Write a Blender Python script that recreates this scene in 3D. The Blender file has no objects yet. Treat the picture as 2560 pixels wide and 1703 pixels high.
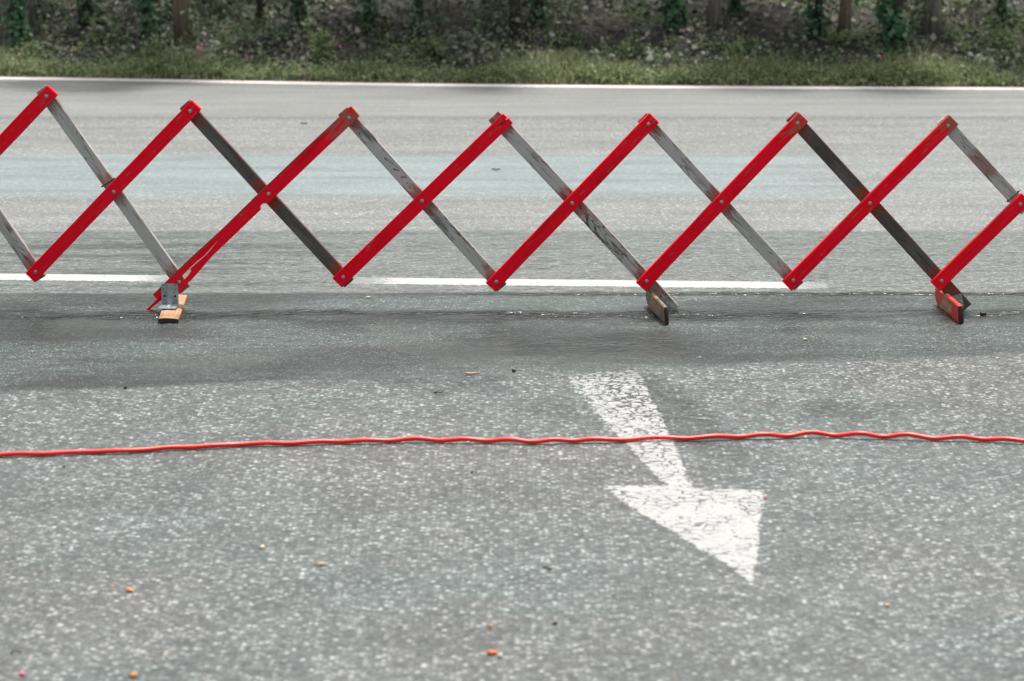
import bpy, bmesh, math, random
from mathutils import Vector, Matrix
random.seed(7)
sc = bpy.context.scene
COL = sc.collection
R = math.radians

# ------------------------------------------------------------------ camera
H = 1.74; PITCH = R(12.8); F = 6068.0
cd = bpy.data.cameras.new('camera'); cam = bpy.data.objects.new('camera', cd); COL.objects.link(cam)
cam.location = (0, 0, H); cam.rotation_euler = (math.pi/2-PITCH, 0, 0)
cd.sensor_width = 36; cd.lens = F/2560*36; cd.clip_end = 2000; cd.clip_start = .1
cd.dof.use_dof = True; cd.dof.focus_distance = 8.25; cd.dof.aperture_fstop = 4.2
sc.camera = cam
# ------------------------------------------------------------------ light
SUN_EL, SUN_AZ = 72, 25            # azimuth from +Y towards +X
w = bpy.data.worlds.new('World'); sc.world = w; w.use_nodes = True
nt = w.node_tree; bg = nt.nodes['Background']
sky = nt.nodes.new('ShaderNodeTexSky'); sky.sky_type = 'NISHITA'; sky.sun_disc = False
sky.sun_elevation = R(SUN_EL); sky.sun_rotation = R(SUN_AZ); sky.dust_density = 6; sky.air_density = 1.0
hs = nt.nodes.new('ShaderNodeHueSaturation'); hs.inputs['Saturation'].default_value = .17
nt.links.new(sky.outputs[0], hs.inputs['Color']); nt.links.new(hs.outputs[0], bg.inputs[0])
bg.inputs[1].default_value = .15
sl = bpy.data.lights.new('sun', 'SUN'); sl.energy = 2.4; sl.angle = R(8); sl.color = (1, .96, .9)
so = bpy.data.objects.new('sun', sl); COL.objects.link(so); so.location = (5, 20, 20)
d = Vector((math.sin(R(SUN_AZ))*math.cos(R(SUN_EL)), math.cos(R(SUN_AZ))*math.cos(R(SUN_EL)), math.sin(R(SUN_EL))))
so.rotation_euler = d.to_track_quat('Z', 'Y').to_euler()
sc.view_settings.view_transform = 'Standard'; sc.view_settings.look = 'None'
sc.view_settings.exposure = .40; sc.view_settings.gamma = 1

# ------------------------------------------------------------------ photo pixel -> place
cp, sp = math.cos(PITCH), math.sin(PITCH)
def ray(px, py):
    a, b = (px-1280)/F, (851.5-py)/F
    return Vector((a, cp+b*sp, -sp+b*cp))
def G(px, py, z=0.0):
    r = ray(px, py); t = (z-H)/r.z
    return Vector((r.x*t, r.y*t, z))
def PY(px, py, Y):
    r = ray(px, py); t = Y/r.y
    return Vector((r.x*t, Y, H+r.z*t))

# ------------------------------------------------------------------ node helpers
def new_mat(name):
    m = bpy.data.materials.new(name); m.use_nodes = True
    return m, m.node_tree, m.node_tree.nodes['Principled BSDF']
class N:
    def __init__(s, nt): s.nt = nt; s.L = nt.links.new
    def n(s, t, **kw):
        o = s.nt.nodes.new(t)
        for k, v in kw.items(): setattr(o, k, v)
        return o
    def set(s, sock, v):
        if hasattr(v, 'is_linked'): s.L(v, sock)
        else: sock.default_value = v
    def math(s, op, a, b=0.0, c=None, clamp=False):
        o = s.n('ShaderNodeMath', operation=op); o.use_clamp = clamp
        s.set(o.inputs[0], a); s.set(o.inputs[1], b)
        if c is not None: s.set(o.inputs[2], c)
        return o.outputs[0]
    def map(s, v, a, b, c=0.0, e=1.0, smooth=True):
        o = s.n('ShaderNodeMapRange'); o.interpolation_type = 'SMOOTHSTEP' if smooth else 'LINEAR'
        s.set(o.inputs[0], v)
        for i, x in enumerate((a, b, c, e)): s.set(o.inputs[i+1], x)
        return o.outputs[0]
    def mix(s, f, a, b, mode='MIX'):
        o = s.n('ShaderNodeMix', data_type='RGBA', blend_type=mode)
        s.set(o.inputs[0], f)
        for i, x in ((6, a), (7, b)):
            if isinstance(x, tuple): x = (*x[:3], 1)
            s.set(o.inputs[i], x)
        return o.outputs[2]
    def fmix(s, f, a, b):
        o = s.n('ShaderNodeMix', data_type='FLOAT')
        s.set(o.inputs[0], f); s.set(o.inputs[2], a); s.set(o.inputs[3], b)
        return o.outputs[0]
    def ramp(s, v, stops, interp='LINEAR'):
        o = s.n('ShaderNodeValToRGB'); cr = o.color_ramp; cr.interpolation = interp
        while len(cr.elements) > 1: cr.elements.remove(cr.elements[0])
        cr.elements[0].position = stops[0][0]; cr.elements[0].color = (*stops[0][1], 1)
        for p, c in stops[1:]:
            e = cr.elements.new(p); e.color = (*c, 1)
        s.set(o.inputs[0], v); return o.outputs[0]
    def coord(s): return s.n('ShaderNodeTexCoord').outputs['Object']
    def scale(s, v, sc_, loc=(0, 0, 0)):
        o = s.n('ShaderNodeMapping'); s.L(v, o.inputs[0]); o.inputs[3].default_value = sc_
        s.set(o.inputs[1], loc); return o.outputs[0]
    def noise(s, v, sc_, det=3, rough=.5, col=False, dist=0):
        o = s.n('ShaderNodeTexNoise'); s.L(v, o.inputs['Vector']); o.inputs['Scale'].default_value = sc_
        o.inputs['Detail'].default_value = det; o.inputs['Roughness'].default_value = rough
        o.inputs['Distortion'].default_value = dist
        return o.outputs['Color' if col else 'Fac']
    def vor(s, v, sc_, feat='F1', rnd=1.0):
        o = s.n('ShaderNodeTexVoronoi', feature=feat); s.L(v, o.inputs['Vector']); o.inputs['Scale'].default_value = sc_
        o.inputs['Randomness'].default_value = rnd
        return o
    def bump(s, h, st, dist, nrm=None):
        o = s.n('ShaderNodeBump'); s.set(o.inputs['Strength'], st); o.inputs['Distance'].default_value = dist
        s.L(h, o.inputs['Height'])
        if nrm is not None: s.L(nrm, o.inputs['Normal'])
        return o.outputs[0]
    def sep(s, v):
        o = s.n('ShaderNodeSeparateXYZ'); s.L(v, o.inputs[0]); return o.outputs

def gray(v, t=0.0): return (v*.965-t*.6, v*1.0+t*.3, v*.985+t*.2)

SPOT = G(1655, 1015)
def asphalt(k):
    """colour, roughness, normal of the road, in metres of the place"""
    co = k.coord(); X, Y, _ = k.sep(co)
    big = k.noise(co, .9, 4, .55); mid = k.noise(co, 4, 4, .6); fine = k.noise(co, 260, 2, .6)
    stretch = k.noise(k.scale(co, (.5, 3, 1)), 2.2, 4, .6)
    wob = k.math('MULTIPLY', k.math('SUBTRACT', mid, .5), .22)
    wob2 = k.math('MULTIPLY', k.math('SUBTRACT', k.noise(k.scale(co, (1, 1, 1), (5, 3, 0)), 14, 4, .7), .5), .10)
    # chip seal in front
    bnd = k.math('SUBTRACT', Y, k.math('MULTIPLY_ADD', X, .156, 7.21))
    C = k.map(k.math('ADD', bnd, k.math('ADD', wob, wob2)), -.03, .03, 1, 0)
    v1 = k.vor(co, 84); r1 = k.sep(v1.outputs['Color'])[0]; t1 = k.sep(v1.outputs['Color'])[1]
    v2 = k.vor(co, 210); r2 = k.sep(v2.outputs['Color'])[0]
    chip = k.ramp(r1, [(0, gray(.058, .008)), (.35, gray(.092, .008)), (.60, gray(.135, .007)), (.76, gray(.20, .005)), (.89, gray(.31, .004)), (1, gray(.48))])
    chip = k.mix(k.map(t1, .93, .98, 0, .45), chip, (.32, .235, .18))
    # rounded chips: matrix between them is darker binder
    edge = k.map(v1.outputs['Distance'], .35, .68, 0, 1)
    chip = k.mix(k.math('MULTIPLY', edge, .75), chip, gray(.075, .010))
    v4 = k.vor(co, 190); r4 = k.sep(v4.outputs['Color'])[0]      # grit between the stones
    grit = k.ramp(r4, [(0, gray(.07, .01)), (.6, gray(.13, .012)), (.9, gray(.24)), (1, gray(.45))])
    chip = k.mix(k.map(k.noise(co, 34, 3, .6), .48, .64, .0, .6), chip, grit)
    chip = k.mix(k.map(fine, .3, .7, 0, .25), chip, gray(.10))
    tintA = k.mix(k.map(big, .40, .60), (1.03, 1.0, .975), (.93, 1.0, .985))
    chip = k.mix(1.0, chip, tintA, 'MULTIPLY')
    chip = k.mix(1.0, chip, k.mix(k.map(mid, .3, .7), (.84, .84, .84), (1.1, 1.1, 1.1)), 'MULTIPLY')
    # smooth asphalt, wet
    sm = k.ramp(r2, [(0, gray(.04, .012)), (.5, gray(.068, .018)), (.82, gray(.10, .02)), (.95, gray(.17, .014)), (1, gray(.38))])
    st = k.map(k.noise(k.scale(co, (.6, 1.6, 1), (2, 9, 0)), 1.6, 5, .6), .38, .62, .52, 1.28)
    sm = k.mix(1.0, sm, st, 'MULTIPLY')
    rag = k.noise(k.scale(co, (1.0, 4.5, 1), (8, 1, 0)), 5, 5, .68)
    rp0 = k.noise(k.scale(co, (.45, 1.5, 1), (3, 3, 3)), 48, 3, .6)
    sm = k.mix(1.0, sm, k.math('MULTIPLY', k.map(rag, .3, .7, .60, 1.14), k.map(rp0, .4, .65, 1.10, .78)), 'MULTIPLY')
    sm = k.mix(k.map(k.noise(co, 2.1, 3, .5), .5, .65, 0, .35), sm, (.062, .078, .062))
    # far carriageway
    v3 = k.vor(co, 120); r3 = k.sep(v3.outputs['Color'])[0]
    fa = k.ramp(r3, [(0, gray(.11)), (.5, gray(.175, .006)), (.8, gray(.26)), (.93, gray(.36)), (1, gray(.6))])
    fa = k.mix(.4, fa, (.188, .192, .184))
    def band(y0, y1, s0=.06, s1=.06, wv=wob):
        yy = k.math('ADD', Y, wv)
        return k.math('MULTIPLY', k.map(yy, y0-s0, y0+s0), k.map(yy, y1-s1, y1+s1, 1, 0))
    wl = k.math('MULTIPLY', wob, .35)
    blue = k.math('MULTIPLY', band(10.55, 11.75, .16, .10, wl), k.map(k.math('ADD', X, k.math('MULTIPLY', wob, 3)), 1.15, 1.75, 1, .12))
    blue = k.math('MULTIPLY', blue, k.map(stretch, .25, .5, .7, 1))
    fa = k.mix(blue, fa, k.mix(1.0, k.mix(.35, fa, (.24, .25, .25)), (.98, 1.13, 1.16), 'MULTIPLY'))  # pale blue sky reflection painted into the colour of this band
    damp = band(8.0, 9.62, .05, .10, k.math('MULTIPLY', wob, .8))
    fa = k.mix(k.math('MULTIPLY', damp, k.map(stretch, .3, .65, .45, 1.0)), fa, k.mix(1.0, fa, k.mix(k.map(rag, .34, .56), (.60, .66, .63), (.90, .95, .92)), 'MULTIPLY'))
    rp = k.noise(k.scale(co, (.45, 1.5, 1)), 48, 3, .6)          # water standing between the stones
    film = k.math('MULTIPLY', k.map(rp, .50, .60), k.math('MULTIPLY', damp, k.map(rag, .35, .62, 1, .25)))
    fa = k.mix(k.math('MULTIPLY', film, .7), fa, (.045, .055, .045))
    lane = k.math('MAXIMUM', band(9.57, 9.66, .04, .04, wl), k.math('MULTIPLY', band(13.05, 13.2, .05, .08, wl), .7))
    rp = k.noise(k.scale(co, (.45, 1.5, 1)), 48, 3, .6)          # water standing between the stones
    film = k.math('MULTIPLY', k.map(rp, .50, .60), k.math('MULTIPLY', damp, k.map(rag, .35, .62, 1, .25)))
    fa = k.mix(k.math('MULTIPLY', film, .7), fa, (.045, .055, .045))
    lane = k.math('MAXIMUM', lane, k.math('MULTIPLY', band(13.95, 14.25, .08, .1, wl), .14))
    fa = k.mix(k.math('MULTIPLY', lane, k.map(stretch, .3, .6, .25, .9)), fa, k.mix(1.0, fa, (.55, .58, .56), 'MULTIPLY'))
    far2 = k.map(Y, 13.1, 13.3); fa = k.mix(k.math('MULTIPLY', far2, .55), fa, (.243, .248, .238))
    fa = k.mix(1.0, fa, k.map(stretch, .25, .75, .78, 1.08), 'MULTIPLY')
    S = k.map(k.math('ADD', Y, k.math('MULTIPLY', wob, .12)), 8.40, 8.43, 0, 1)      # straight joint
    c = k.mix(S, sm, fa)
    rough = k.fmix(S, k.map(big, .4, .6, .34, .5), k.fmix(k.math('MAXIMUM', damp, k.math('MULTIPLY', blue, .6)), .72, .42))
    # puddle film lying in the low lines, dark hedge reflection painted into its colour
    g1 = k.math('MULTIPLY', band(7.98, 8.13, .05, .04, k.math('MULTIPLY', wob, .9)), k.map(stretch, .36, .56, .15, 1))
    g2 = k.math('MULTIPLY', band(8.37, 8.43, .02, .03, wl), k.map(X, -.6, .2, .1, 1))
    g3 = k.math('MULTIPLY', band(7.45, 7.75, .12, .12, k.math('MULTIPLY', wob, 2)), k.map(k.math('ADD', X, k.math('MULTIPLY', wob, 4)), -.35, .1, 0, .55))
    g3 = k.math('MULTIPLY', g3, k.map(X, .35, .8, 1, 0))
    g4 = k.math('MULTIPLY', band(8.5, 9.5, .2, .2), k.math('MULTIPLY', k.map(X, -1.3, -.2, .8, .2), k.map(stretch, .45, .6)))
    g5 = k.math('MULTIPLY', k.map(rag, .54, .64), k.math('MULTIPLY', band(7.3, 8.4, .1, .03, wl), .5))
    g4 = k.math('MAXIMUM', g4, g5)
    wet = k.math('MAXIMUM', k.math('MAXIMUM', g1, g2), k.math('MAXIMUM', g3, k.math('MULTIPLY', g4, .6)))
    c = k.mix(k.math('MULTIPLY', wet, .85), c, gray(.032, .008))
    rough = k.fmix(wet, rough, .16)
    c = k.mix(k.math('MULTIPLY', wet, k.map(k.noise(k.scale(co, (.5, 1.6, 1)), 38, 2, .5), .47, .58)), c, (.010, .015, .011))
    # chips over
    sx, sy = k.math('SUBTRACT', X, SPOT.x), k.math('SUBTRACT', Y, SPOT.y)
    se = k.math('ADD', k.math('POWER', k.math('MULTIPLY', k.math('ADD', sx, k.math('MULTIPLY', sy, .26)), 9), 2), k.math('POWER', k.math('MULTIPLY', sy, 2.0), 2))
    se = k.map(k.math('SUBTRACT', se, k.math('MULTIPLY', wob2, 16)), .5, 2.0, 1, 0)
    dampspot = k.math('MULTIPLY', k.map(k.noise(k.scale(co, (1, 1, 1), (3.1, 7.7, 0)), 1.5, 4, .6), .5, .68), k.map(Y, 6.2, 6.9, .15, .8))
    se = k.math('MULTIPLY', se, k.map(k.noise(k.scale(co, (1, 2.2, 1), (2, 6, 1)), 11, 5, .7), .34, .58, .2, 1))
    dampspot = k.math('MAXIMUM', dampspot, se)
    chip = k.mix(k.math('MULTIPLY', dampspot, .85), chip, k.mix(1.0, chip, (.30, .32, .305), 'MULTIPLY'))
    c = k.mix(C, c, chip)
    rough = k.fmix(C, rough, k.math('MULTIPLY_ADD', r1, .25, .38))
    # relief
    h1 = k.math('MULTIPLY', v1.outputs['Distance'], -1.0)
    hgt = k.fmix(C, k.math('MULTIPLY', v2.outputs['Distance'], -.55), k.math('ADD', h1, k.math('MULTIPLY', r1, .5)))
    nb = k.bump(hgt, k.fmix(wet, k.fmix(C, .38, .55), .06), .004)
    rip = k.noise(k.scale(co, (.6, 1.2, 1)), 42, 2, .5)
    nb = k.bump(rip, k.math('MULTIPLY', k.math('MAXIMUM', wet, k.math('MULTIPLY', damp, .5)), .9), .016, nb)
    return c, rough, nb, co, X, Y

def mat_road():
    m, nt, b = new_mat('asphalt'); k = N(nt)
    c, r, nb, *_ = asphalt(k)
    k.L(c, b.inputs['Base Color']); k.L(r, b.inputs['Roughness']); k.L(nb, b.inputs['Normal'])
    return m
def mat_paint(name, kind):
    m, nt, b = new_mat(name); k = N(nt)
    c, r, nb, co, X, Y = asphalt(k)
    edge = k.n('ShaderNodeAttribute', attribute_name='paint').outputs['Fac']
    wc = k.n('ShaderNodeVectorMath', operation='MULTIPLY_ADD'); k.L(k.noise(co, 22, 3, .6, col=True), wc.inputs[0]); wc.inputs[1].default_value = (.03, .03, 0); k.L(co, wc.inputs[2])
    cr = k.vor(k.scale(wc.outputs[0], (.75, 1.05, 1)), 38, 'DISTANCE_TO_EDGE').outputs['Distance']
    n1 = k.noise(co, 9, 5, .65); n2 = k.noise(co, 80, 4, .65); n3 = k.noise(co, 5, 3, .5)
    cell = k.sep(k.vor(co, 84).outputs['Color'])[0]          # the same stones as in the asphalt
    t = k.math('MULTIPLY_ADD', n2, .5, k.math('MULTIPLY', n1, .5))
    keep = k.map(k.math('ADD', edge, k.math('MULTIPLY', k.math('SUBTRACT', k.math('MULTIPLY_ADD', cell, .35, k.math('MULTIPLY', n2, .65)), .5), 1.5)), .42, .58)
    if kind == 'arrow':
        wear = k.map(Y, 5.7, 7.1, 0.0, 1.0, False)
        cw = k.math('MULTIPLY_ADD', wear, .045, .055)
        ck = k.math('MULTIPLY', k.map(k.math('DIVIDE', cr, cw), .5, 1.3, 1, 0), k.map(k.math('ADD', n1, k.math('MULTIPLY', wear, .10)), .455, .53))
        pit = k.map(k.math('SUBTRACT', k.math('MULTIPLY_ADD', cell, .12, t), k.math('MULTIPLY_ADD', wear, .075, .015)), .385, .43)
        keep = k.math('MULTIPLY', keep, k.math('MULTIPLY', k.math('SUBTRACT', 1.0, ck), pit))
        keep = k.math('MULTIPLY', keep, k.map(k.math('ADD', Y, k.math('MULTIPLY', n1, .3)), 7.15, 7.5, 1, .35))
    elif kind == 'line':
        keep = k.math('MULTIPLY', keep, k.map(t, .36, .42))
        ex = k.math('MULTIPLY_ADD', k.math('SUBTRACT', n2, .5), .35, X)
        for a in (-1.22, -.55, 1.12):      # thin ends of the dashes
            f = k.map(k.math('ABSOLUTE', k.math('SUBTRACT', ex, a)), .02, .16, .25, 1)
            keep = k.math('MULTIPLY', keep, f)
    else:
        keep = k.math('MULTIPLY', keep, k.map(t, .34, .40))
    pc = k.ramp(n2, [(.3, (.36, .36, .35)), (.7, (.43, .43, .42))])
    if kind == 'line': pc = k.mix(.5, pc, (.47, .47, .46))
    if kind == 'edge': pc = k.mix(k.map(n3, .45, .6, .3, .8), (.72, .72, .70), (.70, .60, .56))
    k.L(k.mix(keep, c, pc), b.inputs['Base Color'])
    k.L(k.fmix(keep, r, .6), b.inputs['Roughness']); k.L(nb, b.inputs['Normal'])
    return m

def mat_wood(name, light, dark, stain=.6, white=0.0, L=.38):
    """weathered slat: grain runs along local X"""
    m, nt, b = new_mat(name); k = N(nt)
    co = k.coord(); oi = k.n('ShaderNodeObjectInfo').outputs['Random']
    off = k.n('ShaderNodeCombineXYZ'); k.L(k.math('MULTIPLY', oi, 37), off.inputs[0]); k.L(k.math('MULTIPLY', oi, 5), off.inputs[1]); k.L(k.math('MULTIPLY', oi, 11), off.inputs[2])
    cs = k.n('ShaderNodeVectorMath', operation='ADD'); k.L(co, cs.inputs[0]); k.L(off.outputs[0], cs.inputs[1]); v = cs.outputs[0]
    X, Y, Z = k.sep(co)
    # contour lines of a long lazy noise read as sawn growth rings, with knots where it peaks
    fld = k.noise(k.scale(v, (2.0, 20, 9)), 1.0, 2, .45)
    ph = k.math('FRACT', k.math('MULTIPLY', fld, 26))
    ring = k.map(k.math('ABSOLUTE', k.math('SUBTRACT', ph, .5)), .30, .5, 0, 1)
    ring = k.math('MULTIPLY', ring, k.map(k.noise(k.scale(v, (5, 30, 20), (1, 1, 1)), 1, 3, .6), .42, .60))
    fib = k.noise(k.scale(v, (6, 260, 200)), 1, 4, .65)
    tone = k.noise(k.scale(v, (4, 14, 14), (7, 7, 7)), 1, 4, .6)
    c = k.mix(k.map(tone, .35, .65), dark, light)
    c = k.mix(k.map(fib, .36, .60, .4, 0), c, tuple(x*.4 for x in dark))
    if white > 0:
        pw = k.map(k.math('SUBTRACT', k.math('ADD', k.noise(k.scale(v, (7, 34, 30), (2, 5, 1)), 1.0, 5, .7), k.math('MULTIPLY', fib, .15)), k.math('MULTIPLY', ring, .2)), .50-white*.06, .55-white*.06, 0, .95)
        c = k.mix(pw, c, (.48, .495, .475))
    c = k.mix(k.math('MULTIPLY', ring, .5), c, tuple(x*.42 for x in dark))
    crack = k.map(k.noise(k.scale(v, (3.5, 110, 60), (3, 3, 3)), 1.0, 3, .6), .30, .345, 1, 0)
    c = k.mix(k.math('MULTIPLY', crack, .85), c, (.025, .02, .02))
    # red paint carried onto the wood near the joints and the edges
    ax = k.math('ABSOLUTE', X)
    near = k.math('MINIMUM', ax, k.math('ABSOLUTE', k.math('SUBTRACT', ax, L)))
    sn = k.noise(k.scale(v, (14, 50, 45)), 1.2, 4, .65)
    rs = k.map(k.math('SUBTRACT', k.math('MULTIPLY', sn, .15), near), .0, .035, 0, stain)
    eg = k.map(k.math('ADD', k.math('ABSOLUTE', Y), k.math('MULTIPLY', sn, .012)), .0245, .028, 0, .6*stain)
    c = k.mix(k.math('MAXIMUM', rs, eg), c, k.mix(k.map(tone, .4, .6), (.30, .03, .02), (.20, .05, .025)))
    k.L(c, b.inputs['Base Color']); b.inputs['Roughness'].default_value = .75; b.inputs['Specular IOR Level'].default_value = .25
    k.L(k.bump(k.math('ADD', fib, k.math('MULTIPLY', crack, -1.0)), .35, .0006), b.inputs['Normal'])
    return m

def mat_red(name='red_paint', worn=.5, L=.38):
    m, nt, b = new_mat(name); k = N(nt)
    co = k.coord(); oi = k.n('ShaderNodeObjectInfo').outputs['Random']
    off = k.n('ShaderNodeCombineXYZ'); k.L(k.math('MULTIPLY', oi, 41), off.inputs[0]); k.L(k.math('MULTIPLY', oi, 7), off.inputs[1])
    cs = k.n('ShaderNodeVectorMath', operation='ADD'); k.L(co, cs.inputs[0]); k.L(off.outputs[0], cs.inputs[1]); v = cs.outputs[0]
    X, Y, Z = k.sep(co)
    fib = k.noise(k.scale(v, (7, 160, 160)), 1, 4, .6); blot = k.noise(k.scale(v, (7, 16, 16)), 1, 4, .6)
    c = k.mix(k.map(blot, .35, .65), (.93, .0015, .018), (.98, .003, .026))
    c = k.mix(k.map(fib, .45, .75, 0, .45), c, (.50, .001, .008))
    c = k.mix(k.map(k.noise(k.scale(v, (14, 30, 30), (9, 2, 1)), 1, 4, .7), .67, .75, 0, .8), c, (.14, .012, .012))   # knots under the paint
    endw = k.map(X, .22, L+.03, 0, .16)
    scr = k.map(k.math('ADD', k.noise(k.scale(v, (16, 95, 95), (4, 4, 4)), 1.3, 5, .75), k.math('MULTIPLY', endw, worn)), .612, .655)
    c = k.mix(k.math('MULTIPLY', scr, .85), c, (.24, .15, .10))
    ew = k.map(k.math('ADD', k.math('ABSOLUTE', Y), k.math('MULTIPLY', k.noise(k.scale(v, (22, 60, 60), (1, 8, 2)), 1, 4, .7), .012)), .0285, .0305, 0, .7)
    c = k.mix(ew, c, (.22, .06, .04))
    c = k.mix(k.map(k.noise(k.scale(v, (3, 9, 9), (6, 6, 6)), 1, 3, .6), .56, .72, 0, .5), c, (.30, .004, .010))
    k.L(c, b.inputs['Base Color']); k.L(k.map(blot, .3, .7, .42, .6), b.inputs['Roughness']); b.inputs['Specular IOR Level'].default_value = .15
    k.L(k.bump(k.math('SUBTRACT', fib, scr), .35, .001), b.inputs['Normal'])
    return m

def mat_simple(name, col, rough=.6, metal=0, var=.3, scale=30, bump=0, trans=0):
    m, nt, b = new_mat(name); k = N(nt); co = k.coord()
    n = k.noise(co, scale, 4, .6)
    c = k.mix(k.map(n, .3, .7), tuple(x*(1-var) for x in col), tuple(min(1, x*(1+var)) for x in col))
    k.L(c, b.inputs['Base Color']); b.inputs['Roughness'].default_value = rough; b.inputs['Metallic'].default_value = metal
    if bump: k.L(k.bump(n, bump, .002), b.inputs['Normal'])
    return m
def mat_leaf(name, cols, rough=.5, trans=.25):
    """colour varies leaf by leaf and along big clumps"""
    m, nt, b = new_mat(name); k = N(nt)
    g = k.n('ShaderNodeNewGeometry').outputs['Random Per Island']
    n = k.noise(k.coord(), 3.5, 2, .5)
    f = k.math('MULTIPLY_ADD', n, .5, k.math('MULTIPLY', g, .75))
    st = [(i/(len(cols)-1)*.8+.1, c) for i, c in enumerate(cols)]
    k.L(k.ramp(f, st), b.inputs['Base Color']); b.inputs['Roughness'].default_value = rough
    if trans:
        t = k.n('ShaderNodeBsdfTranslucent'); k.L(k.ramp(f, st), t.inputs[0])
        ms = k.n('ShaderNodeMixShader'); ms.inputs[0].default_value = trans
        k.L(b.outputs[0], ms.inputs[1]); k.L(t.outputs[0], ms.inputs[2])
        k.L(ms.outputs[0], nt.nodes['Material Output'].inputs[0])
    return m

# ------------------------------------------------------------------ object helpers
def obj(name, bm, mat, parent=None, mw=None, smooth=False):
    me = bpy.data.meshes.new(name)
    bmesh.ops.recalc_face_normals(bm, faces=bm.faces[:]) if not getattr(bm, 'is_leafy', False) else None
    if name in ('lane_line', 'edge_line', 'road_arrow'):
        for f in bm.faces:
            f.normal_update()
            if f.normal.z < 0: f.normal_flip()
    bm.to_mesh(me); bm.free()
    if smooth:
        for p in me.polygons: p.use_smooth = True
    me.materials.append(mat)
    o = bpy.data.objects.new(name, me); COL.objects.link(o)
    if parent is not None: o.parent = parent
    if mw is not None:
        o.matrix_basis = (world_of(parent).inverted() @ mw) if parent is not None else mw
    return o
def world_of(o):
    m = o.matrix_basis.copy()
    while o.parent is not None:
        o = o.parent; m = o.matrix_basis @ m
    return m
def pydata(name, vs, fs, mat, parent=None, smooth=False):
    me = bpy.data.meshes.new(name); me.from_pydata(vs, [], fs); me.update()
    if smooth:
        for p in me.polygons: p.use_smooth = True
    me.materials.append(mat)
    o = bpy.data.objects.new(name, me); COL.objects.link(o)
    if parent is not None: o.parent = parent
    return o
def empty(name, loc, rz=0):
    o = bpy.data.objects.new(name, None); COL.objects.link(o); o.location = loc; o.rotation_euler = (0, 0, rz)
    o.empty_display_size = .1; return o
def tag(o, label=None, cat=None, group=None, kind=None):
    if label: o['label'] = label
    if cat: o['category'] = cat
    if group: o['group'] = group
    if kind: o['kind'] = kind
    return o
def prism(pts, z0, z1, bev=.0015):
    """outline in local XY extruded from z0 to z1"""
    bm = bmesh.new()
    vs = [bm.verts.new((x, y, z0)) for x, y in pts]
    f = bm.faces.new(vs)
    r = bmesh.ops.extrude_face_region(bm, geom=[f])
    for g in r['geom']:
        if isinstance(g, bmesh.types.BMVert): g.co.z = z1
    if bev:
        es = [e for e in bm.edges if len(e.link_faces) == 2]
        bmesh.ops.bevel(bm, geom=es, offset=bev, segments=1, affect='EDGES', clamp_overlap=True)
    return bm
def boxbm(x0, x1, y0, y1, z0, z1, bev=.001):
    return prism([(x0, y0), (x1, y0), (x1, y1), (x0, y1)], z0, z1, bev)
def join_into(bm, other):
    me = bpy.data.meshes.new('tmp'); other.to_mesh(me); other.free(); bm.from_mesh(me); bpy.data.meshes.remove(me)

# ------------------------------------------------------------------ SETTING
M_road = mat_road()
def grid(name, x0, x1, y0, y1, z, mat):
    return pydata(name, [(x0, y0, z), (x1, y0, z), (x1, y1, z), (x0, y1, z)], [(0, 1, 2, 3)], mat)
EP = [G(px, py) for px, py in ((0, 195.5), (320, 200), (640, 206), (960, 211), (1280, 214.5), (1700, 218), (2130, 220), (2560, 222))]
EP = [EP[0]+Vector((-160, 6, 0)), EP[0]+Vector((-3, .22, 0))]+EP+[EP[-1]+Vector((3, -.08, 0)), EP[-1]+Vector((160, -3, 0))]
def edgeY(x):
    for a, b in zip(EP, EP[1:]):
        if x <= b.x: return a.y+(b.y-a.y)*(x-a.x)/(b.x-a.x)
    return EP[-1].y
vs, fs = [], []
for i, p in enumerate(EP):
    vs += [(p.x, -40, 0), (p.x, p.y+.09, 0)]
    if i: fs.append((2*i-2, 2*i, 2*i+1, 2*i-1))
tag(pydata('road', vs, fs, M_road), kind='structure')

def painted(name, outline, mat, w=.012, z=.0012):
    """flat marking: the 'paint' attribute falls from 1 to 0 across the worn rim"""
    P = []
    for a, b in zip(outline, outline[1:]+outline[:1]):
        n = max(1, int((b-a).length/.03)) if (b-a).length < 20 else 60
        P += [a.lerp(b, i/n) for i in range(n)]
    area = sum(P[i].x*P[(i+1) % len(P)].y-P[(i+1) % len(P)].x*P[i].y for i in range(len(P)))
    sg = 1 if area > 0 else -1
    bm = bmesh.new(); ly = bm.verts.layers.float.new('paint'); out, inn = [], []
    for i, p in enumerate(P):
        d = (P[(i+1) % len(P)]-P[i-1]); n = Vector((d.y, -d.x, 0)).normalized()*sg
        for lst, s_, v_ in ((out, w, 0.0), (inn, -w, 1.0)):
            q = p+n*s_; v = bm.verts.new((q.x, q.y, z if v_ else -.0006)); v[ly] = v_; lst.append(v)
    for i in range(len(P)):
        j = (i+1) % len(P); bm.faces.new((out[i], out[j], inn[j], inn[i]))
    f = bm.faces.new(inn); bmesh.ops.triangulate(bm, faces=[f])
    return tag(obj(name, bm, mat), kind='structure')
M_line, M_edge, M_arrow = mat_paint('worn_white_line', 'line'), mat_paint('verge_line_paint', 'edge'), mat_paint('worn_arrow_paint', 'arrow')
def ext(a, b, xa, xb):
    a, b = Vector(a), Vector(b); dr = (b-a)/(b-a).x
    return a+dr*(xa-a.x), a+dr*(xb-a.x)
la, lb = G(0, 692), G(2050, 714)
xL1 = G(425, 696).x; xR0 = G(880, 702).x; xR1 = G(2068, 714).x
for xa, xb in ((xL1-6, xL1), (xR0, xR1), (xR1+3.2, xR1+9)):
    p, q = ext(la, lb, xa, xb); n = Vector((0, .058, 0))
    painted('lane_line', [p-n, q-n, q+n, p+n], M_line, .008)
n = Vector((0, .06, 0))
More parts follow.
